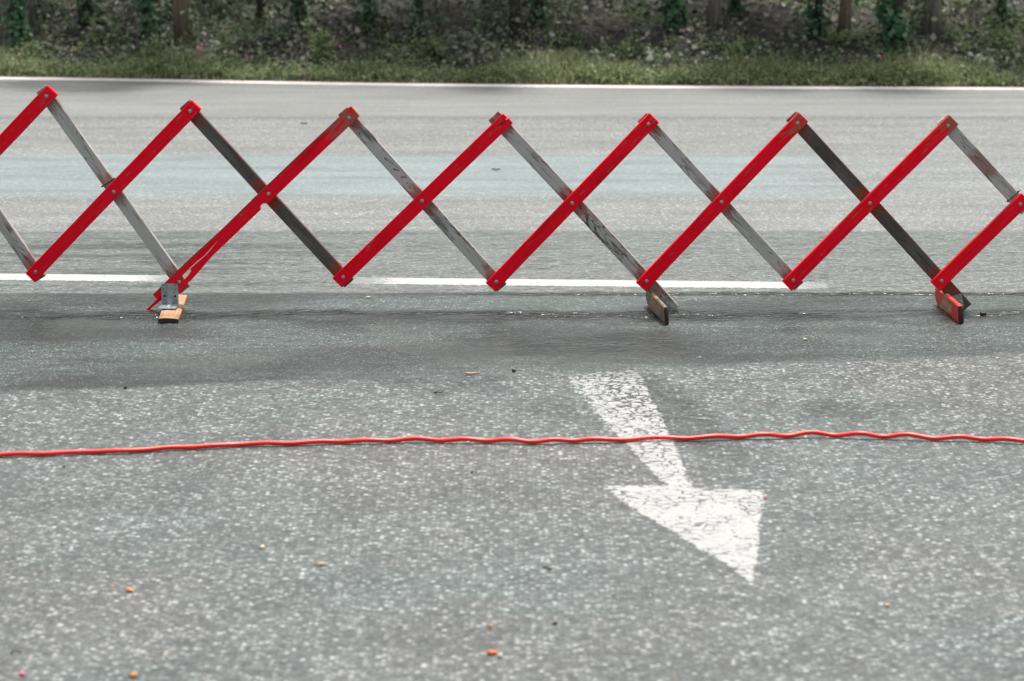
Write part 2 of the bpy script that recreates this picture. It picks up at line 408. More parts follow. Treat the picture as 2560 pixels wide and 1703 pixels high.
painted('edge_line', [p-n for p in EP[1:-1]]+[p+n for p in EP[1:-1]][::-1], M_edge, .008)
arrow = [(1420, 945), (1500, 930), (1592, 925), (1602, 941), (1639, 1015), (1668, 1077), (1687, 1114), (1706, 1160), (1726, 1211), (1735, 1220),
         (1912, 1226), (1905, 1280), (1897, 1340), (1890, 1400), (1881, 1456), (1862, 1448), (1824, 1412), (1754, 1378), (1694, 1334), (1580, 1271), (1513, 1215), (1661, 1213), (1600, 1145), (1565, 1107), (1539, 1081), (1456, 989)]
def painted_grid(name, P, mat, w=.011, z=.0012, st=.011):
    def sd(x, y):
        d, ins = 9.0, False
        for i in range(len(P)):
            a, b = P[i-1], P[i]; ex, ey = b.x-a.x, b.y-a.y
            t = max(0, min(1, ((x-a.x)*ex+(y-a.y)*ey)/(ex*ex+ey*ey)))
            d = min(d, math.hypot(x-a.x-ex*t, y-a.y-ey*t))
            if (a.y > y) != (b.y > y) and x < a.x+ex*(y-a.y)/ey: ins = not ins
        return d if ins else -d
    x0, y0 = min(p.x for p in P)-.03, min(p.y for p in P)-.03
    nx_, ny_ = int((max(p.x for p in P)+.03-x0)/st)+1, int((max(p.y for p in P)+.03-y0)/st)+1
    D = [[sd(x0+i*st, y0+j*st) for i in range(nx_)] for j in range(ny_)]
    bm = bmesh.new(); ly = bm.verts.layers.float.new('paint'); V = {}
    def vt(i, j):
        if (i, j) not in V: a_ = min(1, max(0, .5+D[j][i]/w*.5)); v = bm.verts.new((x0+i*st, y0+j*st, -.0006+(z+.0006)*a_)); v[ly] = a_; V[i, j] = v
        return V[i, j]
    for j in range(ny_-1):
        for i in range(nx_-1):
            if max(D[j][i], D[j+1][i], D[j][i+1], D[j+1][i+1]) > -w: bm.faces.new((vt(i, j), vt(i+1, j), vt(i+1, j+1), vt(i, j+1)))
    return tag(obj(name, bm, mat), kind='structure')
painted_grid('road_arrow', [G(x, y) for x, y in arrow], M_arrow)

# verge terrain: soil edge, then a bank rising behind it
def zt(x, y):
    t = y-edgeY(x)-.09
    z = -.012+.012*min(1, max(0, t)/.1)
    u = max(0, t-.40); z += .17*u if u < 8 else .17*8+.05*(u-8)
    z += (.035*math.sin(x*1.9+y*2.3)+.03*math.sin(x*4.3-y*3.1+1)+.015*math.sin(9.1*x+6.7*y))*min(1, u*1.5)
    return z
def mat_soil():
    m, nt, b = new_mat('leaf_litter_soil'); k = N(nt); co = k.coord()
    n = k.noise(co, 9, 6, .7); v = k.vor(k.scale(co, (1, 1.6, 1)), 26)
    c = k.ramp(n, [(.3, (.02, .018, .014)), (.5, (.058, .054, .043)), (.7, (.11, .104, .086))])
    c = k.mix(k.map(k.sep(v.outputs['Color'])[0], .5, 1, 0, .5), c, (.09, .085, .07))
    k.L(c, b.inputs['Base Color']); b.inputs['Roughness'].default_value = .9
    k.L(k.bump(k.math('ADD', n, v.outputs['Distance']), 1, .03), b.inputs['Normal'])
    return m
M_soil = mat_soil()
vs, fs = [], []
xs = [-150, -60, -25, -12]+[-8+.2*i for i in range(81)]+[12, 25, 60, 150]
ys = [-20, 8, 14.0]+[14.3+.12*i for i in range(36)]+[18.8+.5*i for i in range(10)]+[26, 32, 45, 80, 160, 400]
for y in ys:
    for x in xs: vs.append((x, y, zt(x, y)))
nx = len(xs)
for j in range(len(ys)-1):
    for i in range(nx-1):
        a = j*nx+i; fs.append((a, a+1, a+nx+1, a+nx))
tag(pydata('bank', vs, fs, M_soil, smooth=True), kind='structure')
tag(grid('ground', -400, 400, -400, 400, -.12, M_soil), kind='structure')

# ---------- leaf clouds
def leaf(vs, fs, p, n, up, L, W, bend=.15):
    n = n.normalized(); t = (up-n*up.dot(n))
    if t.length < 1e-3: t = Vector((1, 0, 0)).cross(n)
    t.normalize(); s = n.cross(t)
    i = len(vs)
    vs += [tuple(p), tuple(p+t*L*.35+s*W*.5+n*bend*L*.3), tuple(p+t*L-n*bend*L*.3), tuple(p+t*L*.35-s*W*.5+n*bend*L*.3)]
    fs.append((i, i+1, i+2)); fs.append((i, i+2, i+3))
rv = lambda: Vector((random.gauss(0, 1), random.gauss(0, 1), random.gauss(0, 1)))

M_ivy = mat_leaf('ivy_leaves', [(.014, .05, .02), (.03, .11, .042), (.06, .18, .07), (.14, .27, .13)], .4, .2)
M_crown = mat_leaf('crown_leaves', [(.02, .045, .014), (.045, .085, .03), (.09, .13, .05), (.17, .19, .10)], .5, .3)
M_grass = mat_leaf('grass_blades', [(.07, .09, .035), (.17, .20, .085), (.30, .335, .16), (.50, .51, .34)], .5, .45)
M_weed = mat_leaf('weed_leaves', [(.05, .10, .035), (.13, .21, .075), (.25, .33, .14), (.42, .48, .28)], .5, .45)
M_litter = mat_leaf('dry_leaves', [(.024, .021, .016), (.06, .054, .044), (.10, .092, .077), (.155, .145, .122), (.34, .33, .29)], .8, 0)
def mat_bark(name, c0, c1):
    m, nt, b = new_mat(name); k = N(nt); co = k.coord()
    n = k.noise(k.scale(co, (30, 30, 3)), 1, 5, .65)
    k.L(k.ramp(n, [(.32, c0), (.68, c1)]), b.inputs['Base Color']); b.inputs['Roughness'].default_value = .9
    k.L(k.bump(n, .9, .02), b.inputs['Normal']); return m
M_bark = {'brown': mat_bark('brown_bark', (.10, .078, .06), (.36, .28, .21)), 'grey': mat_bark('grey_bark', (.09, .085, .075), (.30, .285, .255)),
          'dark': mat_bark('dark_bark', (.022, .018, .014), (.085, .072, .058))}

# dry leaves on the bank
vs, fs = [], []
for _ in range(26000):
    x = random.uniform(-5.5, 5.5); y = edgeY(x)+.4+abs(random.random()**1.2)*3.9
    if random.random() > .55+.5*math.sin(x*3.1+y*4)*math.sin(x*1.3-y*5): continue
    n = Vector((random.gauss(0, .55), random.gauss(-.25, .55), 1)); a = random.uniform(0, 6.28)
    L = random.uniform(.025, .065)
    leaf(vs, fs, Vector((x, y, zt(x, y)+random.uniform(.0, .03))), n, Vector((math.cos(a), math.sin(a), 0)), L, L*random.uniform(.45, .8), random.uniform(0, .6))
tag(pydata('leaf_litter', vs, fs, M_litter), 'grey brown dry leaves covering the bank behind the grass verge', 'leaf litter', kind='stuff')
# verge grass
vs, fs = [], []
def blade(x, y, h, lean=.5):
    z = zt(x, y); a = random.uniform(0, 6.28); w = random.uniform(.003, .007)
    dx, dy = math.cos(a), math.sin(a); l = h*random.uniform(.1, lean); b = random.uniform(0, 6.28)
    lx, ly = math.cos(b)*l, math.sin(b)*l; i = len(vs)
    vs.extend([(x-dx*w, y-dy*w, z-.005), (x+dx*w, y+dy*w, z-.005), (x+lx*.35+dx*w*.8, y+ly*.35+dy*w*.8, z+h*.6), (x+lx*.35-dx*w*.8, y+ly*.35-dy*w*.8, z+h*.6), (x+lx, y+ly, z+h)])
    fs.append((i, i+1, i+2, i+3)); fs.append((i+3, i+2, i+4))
def dens(x): return .6+.4*math.sin(x*2.1+.5)*math.sin(x*.9+2)+.25*math.sin(x*5.3)
for _ in range(38000):
    x = random.uniform(-5.5, 5.5); t = random.random(); y = edgeY(x)+.07+t*(.38+.26*dens(x))
    if random.random() > .25+.6*dens(x)+.3*math.sin(x*11+y*9): continue
    blade(x, y, random.uniform(.03, .085)*max(.15, .25+1.0*dens(x))*(.45+1.0*min(1, t*2.6)), 1.0)
for _ in range(2200):   # thin tufts running up the bank
    x = random.uniform(-5.5, 5.5); y = edgeY(x)+.55+random.random()**2*1.8
    if math.sin(x*3.3)+math.sin(x*7.1+y*3) > .2: blade(x, y, random.uniform(.03, .10))
tag(pydata('grass', vs, fs, M_grass), 'green grass verge between the white edge line and the bank', 'grass', kind='stuff')
# low leaves in among the grass and on the bank
vs, fs = [], []
for _ in range(1900):
    cx = random.uniform(-5.5, 5.5); d_ = max(.1, dens(cx)); cy = edgeY(cx)+.10+random.random()*(.32+.2*d_); r = random.uniform(.02, .055)
    if random.random() > .35+.8*d_: continue
    hb = random.uniform(.0, .07)*(.3+d_)*min(1, (cy-edgeY(cx))*5)
    for _ in range(int(10+r*260)):
        q = rv()*r*.6
        leaf(vs, fs, Vector((cx+q.x, cy+q.y, zt(cx, cy)+hb+abs(q.z)*.7+.005)), rv()*.6+Vector((0, .1, 1.3)), rv(), random.uniform(.012, .026), random.uniform(.008, .016))
for _ in range(1300):
    cx = random.uniform(-5.5, 5.5); cy = edgeY(cx)+.2+random.random()**1.4*2.3; r = random.uniform(.03, .10)
    if cy > 15.6 and math.sin(cx*2.7+1)+math.sin(cx*6.3+cy*2) < -.1: continue
    for _ in range(int(14+r*160)):
        q = rv()*r*.6; h = abs(q.z)*1.0+.01
        leaf(vs, fs, Vector((cx+q.x, cy+q.y, zt(cx, cy)+h)), rv()+Vector((0, -.6, 1.4)), rv(), random.uniform(.014, .032), random.uniform(.01, .022))
tag(pydata('ground_cover', vs, fs, M_weed), 'low leafy weeds scattered through the verge and up the bank', 'ground cover', kind='stuff')

# ---------- trees
def tube(path, radii, seg=10):
    bm = bmesh.new(); rings = []
    for i, p in enumerate(path):
        p = Vector(p); d = (Vector(path[min(i+1, len(path)-1)])-Vector(path[max(i-1, 0)])).normalized()
        u = d.cross(Vector((0, 1, .01))).normalized(); v = d.cross(u)
        rings.append([bm.verts.new(p+(u*math.cos(6.2832*k/seg)+v*math.sin(6.2832*k/seg))*radii[i]) for k in range(seg)])
    for a, b in zip(rings, rings[1:]):
        for k in range(seg): bm.faces.new((a[k], a[(k+1) % seg], b[(k+1) % seg], b[k]))
    bm.faces.new(rings[0]); bm.faces.new(rings[-1])
    return bm
def trunk_bm(r, h, seed):
    rd = random.Random(seed); P, Q = [], []
    x = y = 0
    for i in range(12):
        t = i/11
        P.append((x, y, -.06+t*h)); Q.append(r*(1.25 if i == 0 else 1-.55*t)*rd.uniform(.94, 1.06)); x += rd.gauss(0, .012); y += rd.gauss(0, .012)
    bm = tube(P, Q)
    for _ in range(7):
        t = rd.randint(5, 10); p = Vector(P[t]); a = rd.uniform(0, 6.28); l = rd.uniform(.4, .8)
        d = Vector((math.cos(a), math.sin(a), .8))
        join_into(bm, tube([p, p+d*l*.5+Vector((0, 0, .05)), p+d*l+Vector((0, 0, .18))], [Q[t]*.5, Q[t]*.32, Q[t]*.12], 6))
    return bm
def crown_mesh(seed, n=2000):
    rd = random.Random(seed); vs, fs = [], []
    cl = [Vector((rd.gauss(0, .30), .86+max(-.4, min(.4, rd.gauss(0, .2))), rd.uniform(.95, 2.05))) for _ in range(20)]
    for _ in range(n):
        c = rd.choice(cl); q = Vector((rd.gauss(0, 1), rd.gauss(0, 1), rd.gauss(0, 1)))
        p = c+q.normalized()*rd.uniform(.05, .30)
        L = rd.uniform(.05, .09)
        leaf(vs, fs, p, q+Vector((0, 0, .6)), Vector((rd.gauss(0, 1), rd.gauss(0, 1), -.4)), L, L*.65)
    me = bpy.data.meshes.new('crown'); me.from_pydata(vs, [], fs); me.materials.append(M_crown); return me
CR = [crown_mesh(s) for s in (1, 2, 3, 4)]
def ivy(par, r, h, n, sz, low=0.0, mat=None, spread=1.0):
    vs, fs = [], []
    for _ in range(n):
        a = random.uniform(0, 6.28); z = low+random.random()*(h-low)
        rr = (r+abs(random.gauss(0, .016))*spread)*(1+.35*math.sin(z*17+a)*spread)
        d = Vector((math.cos(a), math.sin(a), 0))
        leaf(vs, fs, Vector((d.x*rr, d.y*rr, z)), d*1.2+Vector((0, 0, .7))+rv()*.35, Vector((0, 0, -1))+rv()*.4, sz*random.uniform(.6, 1.2), sz*random.uniform(.6, 1.0))
    return pydata('ivy', vs, fs, mat or M_ivy, par)
# px of the foot, Y, radius, height, bark, ivy leaves, ivy leaf size, label
TREES = [
 (48, 15.75, .035, 2.4, 'dark', 420, .05, 'slim tree wrapped in bright green ivy at the far left of the bank'),
 (222, 16.1, .045, 2.6, 'dark', 300, .055, 'dark ivy covered trunk between the leftmost ivy tree and the bare brown trunk'),
 (375, 15.85, .035, 2.5, 'dark', 420, .052, 'ivy wrapped tree just left of the bare brown trunk'),
 (462, 15.9, .06, 2.8, 'brown', 0, 0, 'bare brown tree trunk without any ivy'),
 (655, 16.2, .022, 2.2, 'dark', 0, 0, 'thin dark sapling right of the bare brown trunk'),
 (745, 16.3, .03, 2.3, 'dark', 170, .05, 'thin sapling with loose broad ivy leaves above the bright bushy weed'),
 (925, 16.35, .03, 2.3, 'dark', 230, .045, 'ivy clad sapling behind the second and third barrier peaks'),
 (1045, 16.2, .028, 2.4, 'dark', 230, .045, 'narrow leafy ivy sapling left of the middle of the bank'),
 (1290, 16.0, .04, 2.5, 'dark', 0, 0, 'dark leafless stem in the middle of the bank'),
 (1345, 16.25, .03, 2.4, 'dark', 240, .045, 'leafy sapling beside the dark leafless stem in the middle'),
 (1682, 15.95, .04, 2.6, 'dark', 430, .055, 'tree wrapped in dense bright green ivy left of the forked grey trunk'),
 (1785, 15.95, .042, 2.7, 'grey', 0, 0, 'forked grey bare trunk right of the dense green ivy tree'),
 (1835, 16.2, .03, 2.3, 'dark', 300, .045, 'leafy climber covered sapling right of the forked grey trunk'),
 (2035, 16.0, .03, 2.3, 'dark', 300, .048, 'ivy covered sapling left of the mossy brown trunk'),
 (2108, 16.0, .04, 2.5, 'brown', 90, .03, 'mossy brown trunk with sparse small leaves'),
 (2228, 15.4, .042, 2.8, 'dark', 560, .058, 'thick ivy column reaching down into the grass near the wide grey trunk'),
 (2325, 15.95, .062, 2.9, 'grey', 0, 0, 'wide grey bare trunk right of the thick ivy column'),
 (2500, 16.2, .03, 2.3, 'dark', 260, .045, 'leafy sapling at the far right end of the bank'),
 (-190, 17.6, .05, 2.7, 'grey', 300, .05, 'ivy tree beyond the left edge of the picture'),
 (2790, 17.4, .05, 2.7, 'grey', 300, .05, 'ivy tree beyond the right edge of the picture'),
]
for i, (px, Y, r, h, bk, ni, sz, lab) in enumerate(TREES):
    Y += .22 if px < 700 else 0
    p = PY(px, 150, Y); base = Vector((p.x, Y, zt(p.x, Y)))
    t = tag(empty('ivy_tree' if ni > 100 else 'tree', base), lab, 'tree', 'trees along the bank')
    obj('trunk', trunk_bm(r, h, i+10), M_bark[bk], t, smooth=True).matrix_basis = Matrix()
    if ni: ivy(t, r+.008, 1.15, ni*2, sz*.9, .02)
    c = bpy.data.objects.new('crown', CR[i % 4]); COL.objects.link(c); c.parent = t
    c.rotation_euler = (0, 0, i*1.7); c.scale = (1, 1, h/2.6)
# hedge mass further up the bank
vs, fs = [], []
for _ in range(30000):
    x = random.uniform(-14, 14); y = random.uniform(18.3, 20.5)
    z = zt(x, y)+random.random()**.8*(2.4+.5*math.sin(x*1.3)+.3*math.sin(x*3.7))
    L = random.uniform(.07, .14)
    leaf(vs, fs, Vector((x, y, z)), rv()+Vector((0, -.5, .8)), rv(), L, L*.6)
tag(pydata('thicket', vs, fs, M_crown), 'dense green thicket of shrubs behind the row of trees', 'thicket', kind='stuff')

vs, fs = [], []
rd = random.Random(5)
M_under = mat_leaf('undergrowth_leaves', [(.014, .030, .013), (.038, .075, .030), (.08, .125, .055), (.24, .28, .18)], .5, .2)
for c_ in range(300):
    cx = rd.uniform(-5.6, 5.6); cy = edgeY(cx)+.75+rd.random()*2.9; hh = rd.uniform(.12, .75); w_ = rd.uniform(.04, .15); tall = rd.random() < .6
    for _ in range(int(46 if tall else 60)):
        x = cx+rd.gauss(0, w_*(.45 if tall else 1)); y = cy+rd.gauss(0, w_*.6)
        z = zt(x, y)+(rd.random()*hh if tall else abs(rd.gauss(0, .06)))+.01
        L = rd.uniform(.022, .055)
        leaf(vs, fs, Vector((x, y, z)), rv()*.8+Vector((0, -.6, .8)), rv()+Vector((0, 0, -.6)), L, L*rd.uniform(.5, .8))
tag(pydata('undergrowth', vs, fs, M_under), 'dark green undergrowth and climbers filling the gaps between the trees', 'undergrowth', kind='stuff')

# ---------- flowers, weeds
M_stem = mat_simple('green_stem', (.09, .15, .05), .6); M_wpet = mat_simple('white_petals', (.75, .75, .70), .7, var=.12, scale=200)
M_ppet = mat_simple('pink_petals', (.90, .10, .36), .6, var=.15, scale=200)
def flower_proto(name, pink):
    root = empty(name, (0, 0, 0))
    P = [(0, 0, -.01), (.006, 0, .5), (.0, 0, 1.0)]
    obj('stem', tube(P, [.0022]*3, 5), M_stem, root).matrix_basis = Matrix.Diagonal((1, 1, .16, 1))
    vs, fs = [], []
    if pink:
        for k in range(5):
            a = 6.2832*k/5; leaf(vs, fs, Vector((0, 0, 0)), Vector((math.cos(a)*-.3, math.sin(a)*-.3, 1)), Vector((math.cos(a), math.sin(a), .25)), .012, .011)
    else:
        for k in range(60):
            a = random.uniform(0, 6.28); r = math.sqrt(random.random())*.016
            c = Vector((math.cos(a)*r, math.sin(a)*r, .011*(1-(r/.016)**2)+random.uniform(-.003, .003)))
            leaf(vs, fs, c, Vector((math.cos(a)*r*60, math.sin(a)*r*60, .8))+rv()*.3, rv(), .0075, .0075)
    h = pydata('flower_head', vs, fs, M_ppet if pink else M_wpet, root); h.location = (0, 0, .16)
    return root
def dup(root):
    r = root.copy(); COL.objects.link(r)
    for ch in root.children:
        c = ch.copy(); COL.objects.link(c); c.parent = r; c.matrix_basis = ch.matrix_basis.copy()
    return r
WF = [(248, 70), (330, 70), (252, 132), (288, 140), (447, 146), (472, 144), (525, 147), (468, 164), (335, 118), (410, 88), (540, 108), (562, 130),
      (796, 74), (893, 76), (1035, 72), (918, 166), (1271, 128), (1275, 158), (1255, 35), (1358, 22), (1380, 88), (1378, 130), (1372, 146), (1287, 158), (1326, 172), (1478, 130), (1491, 130),
      (1529, 140), (1498, 147), (1621, 122), (1621, 133), (1626, 145), (1671, 140), (1700, 136), (1718, 126), (1735, 120), (1720, 105), (1758, 134), (1818, 146), (1888, 120), (1872, 168), (1907, 174),
      (2198, 148), (2275, 20), (2278, 30), (2303, 44), (2397, 113), (2425, 137), (2415, 144), (2470, 125), (2475, 143), (2477, 155), (2450, 148), (2340, 148), (2365, 8), (2395, 45), (2262, 78), (2200, 92), (2010, 92), (2050, 65), (1268, 20), (2064, 38)]
PF = [(500, 122, 'pink flower in the pair beside the bare brown trunk, the upper bloom'), (501, 136, 'pink flower in the pair beside the bare brown trunk, the lower bloom'), (619, 146, 'single pink flower right of the bare brown trunk'), (852, 116, 'small salmon pink flower right of the bright bushy weed'),
      (1431, 147, 'small pink flower in the middle of the verge'), (2199, 167, 'small red pink flower left of the thick ivy column')]
SHORT = ['bright ivy tree at the far left', 'dark ivy trunk left of the brown one', 'ivy tree touching the bare brown trunk', 'bare brown trunk', 'thin dark sapling right of the brown trunk', 'sapling above the bright bushy weed',
 'ivy sapling left of the middle', 'narrow leafy sapling left of the middle', 'dark leafless stem in the middle', 'leafy sapling beside the dark leafless stem', 'dense bright green ivy tree', 'forked grey trunk', 'climber covered sapling right of the forked trunk',
 'ivy sapling left of the mossy trunk', 'mossy brown trunk', 'thick ivy column', 'wide grey trunk', 'leafy sapling at the far right']
def nearest(px):
    t = min(TREES[:-2], key=lambda t: abs(t[0]-px)); return t
wf, pf = flower_proto('white_flower', False), flower_proto('pink_flower', True)
def place_flower(proto, first, px, py, big):
    Y = random.uniform(15.35, 15.6) if py > 112 else random.uniform(16.1, 16.7)
    top = PY(px, py, Y); gz = zt(top.x, Y)
    while top.z-gz < .05 and Y > 15.2:
        Y -= .05; top = PY(px, py, Y); gz = zt(top.x, Y)
    h = max(.05, top.z-gz)
    o = proto if first else dup(proto)
    o.location = (top.x, Y, gz); o.rotation_euler = (random.gauss(0, .03), random.gauss(0, .03), random.uniform(-.5, .5))
    for ch in o.children:
        if ch.name.startswith('stem'): ch.matrix_basis = Matrix.Diagonal((1, 1, h, 1))
        else: ch.location = (0, 0, h); ch.scale = (big,)*3; ch.rotation_euler = (random.uniform(.2, .8) if proto is wf else 1.1, random.gauss(0, .2), 0)
    return o
for i, (px, py) in enumerate(WF):
    o = place_flower(wf, i == 0, px, py, random.uniform(.55, 1.25) if i not in (39, 40, 4, 6, 52, 53) else 2.0)
    tag(o, 'small white flower near the '+SHORT[TREES.index(nearest(px))], 'flower', 'white flowers along the verge')
for i, (px, py, lab) in enumerate(PF):
    tag(place_flower(pf, i == 0, px, py, 1.0), lab, 'flower', 'pink flowers along the verge')
def weed(px, Y, h, w, lab, sz=.03, n=260):
    p = PY(px, 150, Y); t = tag(empty('leafy_weed', (p.x, Y, zt(p.x, Y))), lab, 'weed', 'leafy weeds on the verge')
    bm = bmesh.new(); tips = []
    for k in range(9):
        a = random.uniform(0, 6.28); l = random.random()**.5*w
        q = Vector((math.cos(a)*l, math.sin(a)*l, h*random.uniform(.55, 1))); tips.append(q)
        join_into(bm, tube([(0, 0, -.01), q*.5+Vector((0, 0, h*.1)), q], [.003, .0025, .0015], 5))
    obj('stem', bm, M_stem, t).matrix_basis = Matrix()
    vs, fs = [], []
    for _ in range(n):
        q = random.choice(tips)*random.uniform(.3, 1.05)+rv()*.015
        leaf(vs, fs, q, rv()*.6+Vector((0, -.3, 1)), rv(), sz*random.uniform(.6, 1.2), sz*.6)
    pydata('leaves', vs, fs, M_weed, t)
weed(800, 15.4, .26, .12, 'bright green bushy weed standing tallest in the verge', .032, 420)
weed(90, 15.5, .16, .14, 'leafy weed at the foot of the leftmost ivy tree', .028, 320)
weed(380, 15.45, .2, .07, 'dark leafy weed below the ivy tree left of the bare brown trunk', .03, 220)
weed(1090, 15.5, .13, .12, 'low leafy weed left of the middle of the verge')
weed(1570, 15.5, .12, .14, 'low spreading weed left of the dense green ivy tree')
weed(2095, 15.55, .14, .09, 'yellow green weed at the foot of the mossy brown trunk', .03, 280)
weed(2420, 15.5, .2, .2, 'tall feathery weed among white flowers right of the wide grey trunk', .022, 520)
weed(2500, 15.6, .3, .2, 'tall loose weed at the far right end of the verge', .025, 420)
weed(1850, 15.45, .12, .12, 'low weed right of the forked grey trunk')

# ------------------------------------------------------------------ BARRIER
def YB(px): return 8.135-.055*px/2560
def W2(px, py, dy=0.0): return PY(px, py, YB(px)+dy)
TH = .020
M_redw = {k: mat_red('red_paint_'+n, v) for k, n, v in ((.3, 'sound', .3), (1.0, 'worn', 1.0))}
M_w = {'pale': mat_wood('pale_weathered_wood', (.40, .42, .42), (.22, .22, .215), .55, 1.0),
       'pale2': mat_wood('washed_weathered_wood', (.36, .37, .36), (.17, .165, .16), .7, .8),
       'grey': mat_wood('grey_weathered_wood', (.34, .325, .30), (.16, .15, .135), .6, .35),
       'dark': mat_wood('dark_weathered_wood', (.155, .155, .148), (.085, .08, .074), .7, 0),
       'brown': mat_wood('brown_weathered_wood', (.34, .30, .265), (.19, .165, .145), .5, .3)}
M_zinc = mat_simple('zinc', (.42, .46, .46), .42, .75, .15, 60)
M_zincp = mat_simple('galvanised_plate', (.33, .40, .42), .45, .55, .18, 45)
M_hole = mat_simple('dark_hole', (.008, .008, .008), .9)
bar = tag(empty('scissor_barrier', (0, YB(1280), 0)), 'red and grey wooden folding scissor barrier stretched across the road on short feet', 'barrier')
BI = Matrix.Translation(bar.location)

def frame(a, b, dy):
    """frame lying in the barrier plane: X from a to b, Z to the camera, origin halfway"""
    A, B = W2(*a, dy), W2(*b, dy); x = (B-A).normalized()
    nrm = Vector((-(YB(1000)-YB(0))/(W2(1000, 500).x-W2(0, 500).x), 1, 0)).normalized()*-1.0
    y = nrm.cross(x).normalized()
    m = Matrix((x, y, nrm)).transposed().to_4x4(); m.translation = (A+B)/2
    return m, (B-A).length
def loc2(mw, px, py, dy):
    p = mw.inverted() @ W2(px, py, dy); return (p.x, p.y)
def head_bm(r, h, seg=16):
    bm = bmesh.new(); rings = []
    for rr, z in ((r, 0), (r, h*.35), (r*.86, h*.75), (r*.55, h), (r*.4, h), (r*.36, h*.45)):
        rings.append([bm.verts.new((rr*math.cos(6.2832*k/seg), rr*math.sin(6.2832*k/seg), z)) for k in range(seg)])
    for a, b in zip(rings, rings[1:]):
        for k in range(seg): bm.faces.new((a[k], a[(k+1) % seg], b[(k+1) % seg], b[k]))
    bm.faces.new(rings[-1]); return bm
HM = None
def bolt(par, x, y, z, r=.0066):
    global HM
    if HM is None:
        HM = obj('bolt', head_bm(.0066, .0055), M_zinc, par, smooth=False); o = HM
    else:
        o = HM.copy(); COL.objects.link(o); o.parent = par
    o.matrix_basis = Matrix.Translation((x, y, z)) @ Matrix.Rotation(random.uniform(0, 6), 4, 'Z') @ Matrix.Scale(r/.0066, 4)
    return o
def slat(name, a, m, b, mat, dy, width, e0=.029, e1=.029, outline=None, bolts=True, label=None):
    mw, L = frame(a, b, dy)
    if outline is None:
        x0, x1, h = -L/2-e0, L/2+e1, width/2
        def j(): return random.uniform(-.0012, .0012)
        bow = random.uniform(-.0018, .0018)
        n_ = 9; lo = [(x0+(x1-x0)*q/n_, -h+bow*math.sin(math.pi*q/n_)+random.uniform(-.00045, .00045)) for q in range(n_+1)]
        hi = [(x0+(x1-x0)*q/n_, h+bow*math.sin(math.pi*q/n_)+random.uniform(-.00045, .00045)) for q in range(n_+1)][::-1]
        lo[0] = (lo[0][0]+j(), lo[0][1]); lo[-1] = (lo[-1][0]+j(), lo[-1][1]); pts = lo+hi
        bm = prism(pts, -TH, 0, .0018)
    else:
        bm = bmesh.new()
        for pl in outline:
            p = [loc2(mw, x, y, dy) for x, y in pl]
            join_into(bm, prism(p, -TH, 0, 0))
    o = obj(name, bm, mat, bar, mw)
    if label: o['label'] = label
    if bolts:
        for q in (a, m, b):
            if q is None: continue
            x, y = loc2(mw, q[0], q[1], dy); bolt(o, x, y, -.0002)
    return o, mw
Rp = [((-265, 637), (-75, 439), (116, 241)), ((89, 680), (284.5, 480), (475.5, 278)), ((448, 705), (671.6, 484.6), (872.4, 295)),
      ((858.2, 693), (1055, 502.4), (1253.5, 312.3)), ((1240.5, 704.4), (1430, 508), (1620.8, 310.2)), ((1616.7, 703), (1803.7, 505.3), (1994, 308)),
      ((1983, 701), (2174.7, 508), (2370, 314.7)), ((2354, 702.4), None, (2550.6, 510.6))]
WR, WW = .0455, .0425
for i, (a, m, b) in enumerate(Rp):
    mat = M_redw[1.0] if i in (2, 5, 6, 7) else M_redw[.3]
    if i == 2:
        # upper body with the bite, then the two halves left by the split
        up = [(877, 266), (899, 291), (785, 399), (671.5, 508), (667, 510.6), (663, 508.6), (658, 509.5), (653.8, 512.5), (650.6, 516.5), (649.6, 521), (651.4, 525.2),
              (640, 536), (590, 584), (551, 594.5), (553, 575), (640, 490), (760, 375)]
        right = [(590, 584), (530, 641), (500, 676), (477.5, 701.5), (471, 706), (459, 729), (449, 735), (436, 722), (451, 708), (462, 698), (474, 684), (477.5, 676), (476.6, 671.5), (493, 657.5), (514, 639.5), (551, 594.5)]
        left = [(551, 594.5), (512, 638.5), (491, 655), (474, 671), (458, 687.3), (437, 706.7), (404.5, 737), (392.4, 748.5), (382, 737), (412, 707.5), (447, 673), (482.7, 639), (553, 575)]
        o, mw = slat('red_slat', a, m, b, mat, 0, WR, outline=[up, right, left], label='red slat split lengthwise near its foot, with a round bite out of its edge')
        sv = [(404.5, 737.5), (392.4, 749), (372, 768), (363, 777), (368, 780), (380, 769), (404, 750), (410, 742)]
        mw2, _ = frame((363, 778), (410, 740), .004)
        obj('splinter', prism([loc2(mw2, x, y, .004) for x, y in sv], -.009, 0, .0008), mat, bar, mw2)
    elif i == 3:
        mw, L = frame(a, b, 0); h = WR/2; e = L/2+.031; hx = L/2+.002
        pts = [(-L/2-.029, -h), (e, -h), (e+.001, -.001), (hx, .0), (hx-.002, .002), (hx, .004), (e, .0035), (e-.002, h), (-L/2-.03, h)]
        o = obj('red_slat', prism(pts, -TH, 0, 0), mat, bar, mw); o['label'] = 'red slat whose top end is slotted, with an empty bolt hole'
        obj('bolt_hole', prism([(hx-.001+.0028*math.cos(q*.7854), .002+.0028*math.sin(q*.7854)) for q in range(8)], 0, .0004, 0), M_hole, o).matrix_basis = Matrix()
        for q in (a, m): x, y = loc2(mw, *q, 0); bolt(o, x, y, -.0002)
    else:
        slat('red_slat', a, m, b, mat, 0, WR*(1.06 if i == 0 else 1))
DY = TH+.0015
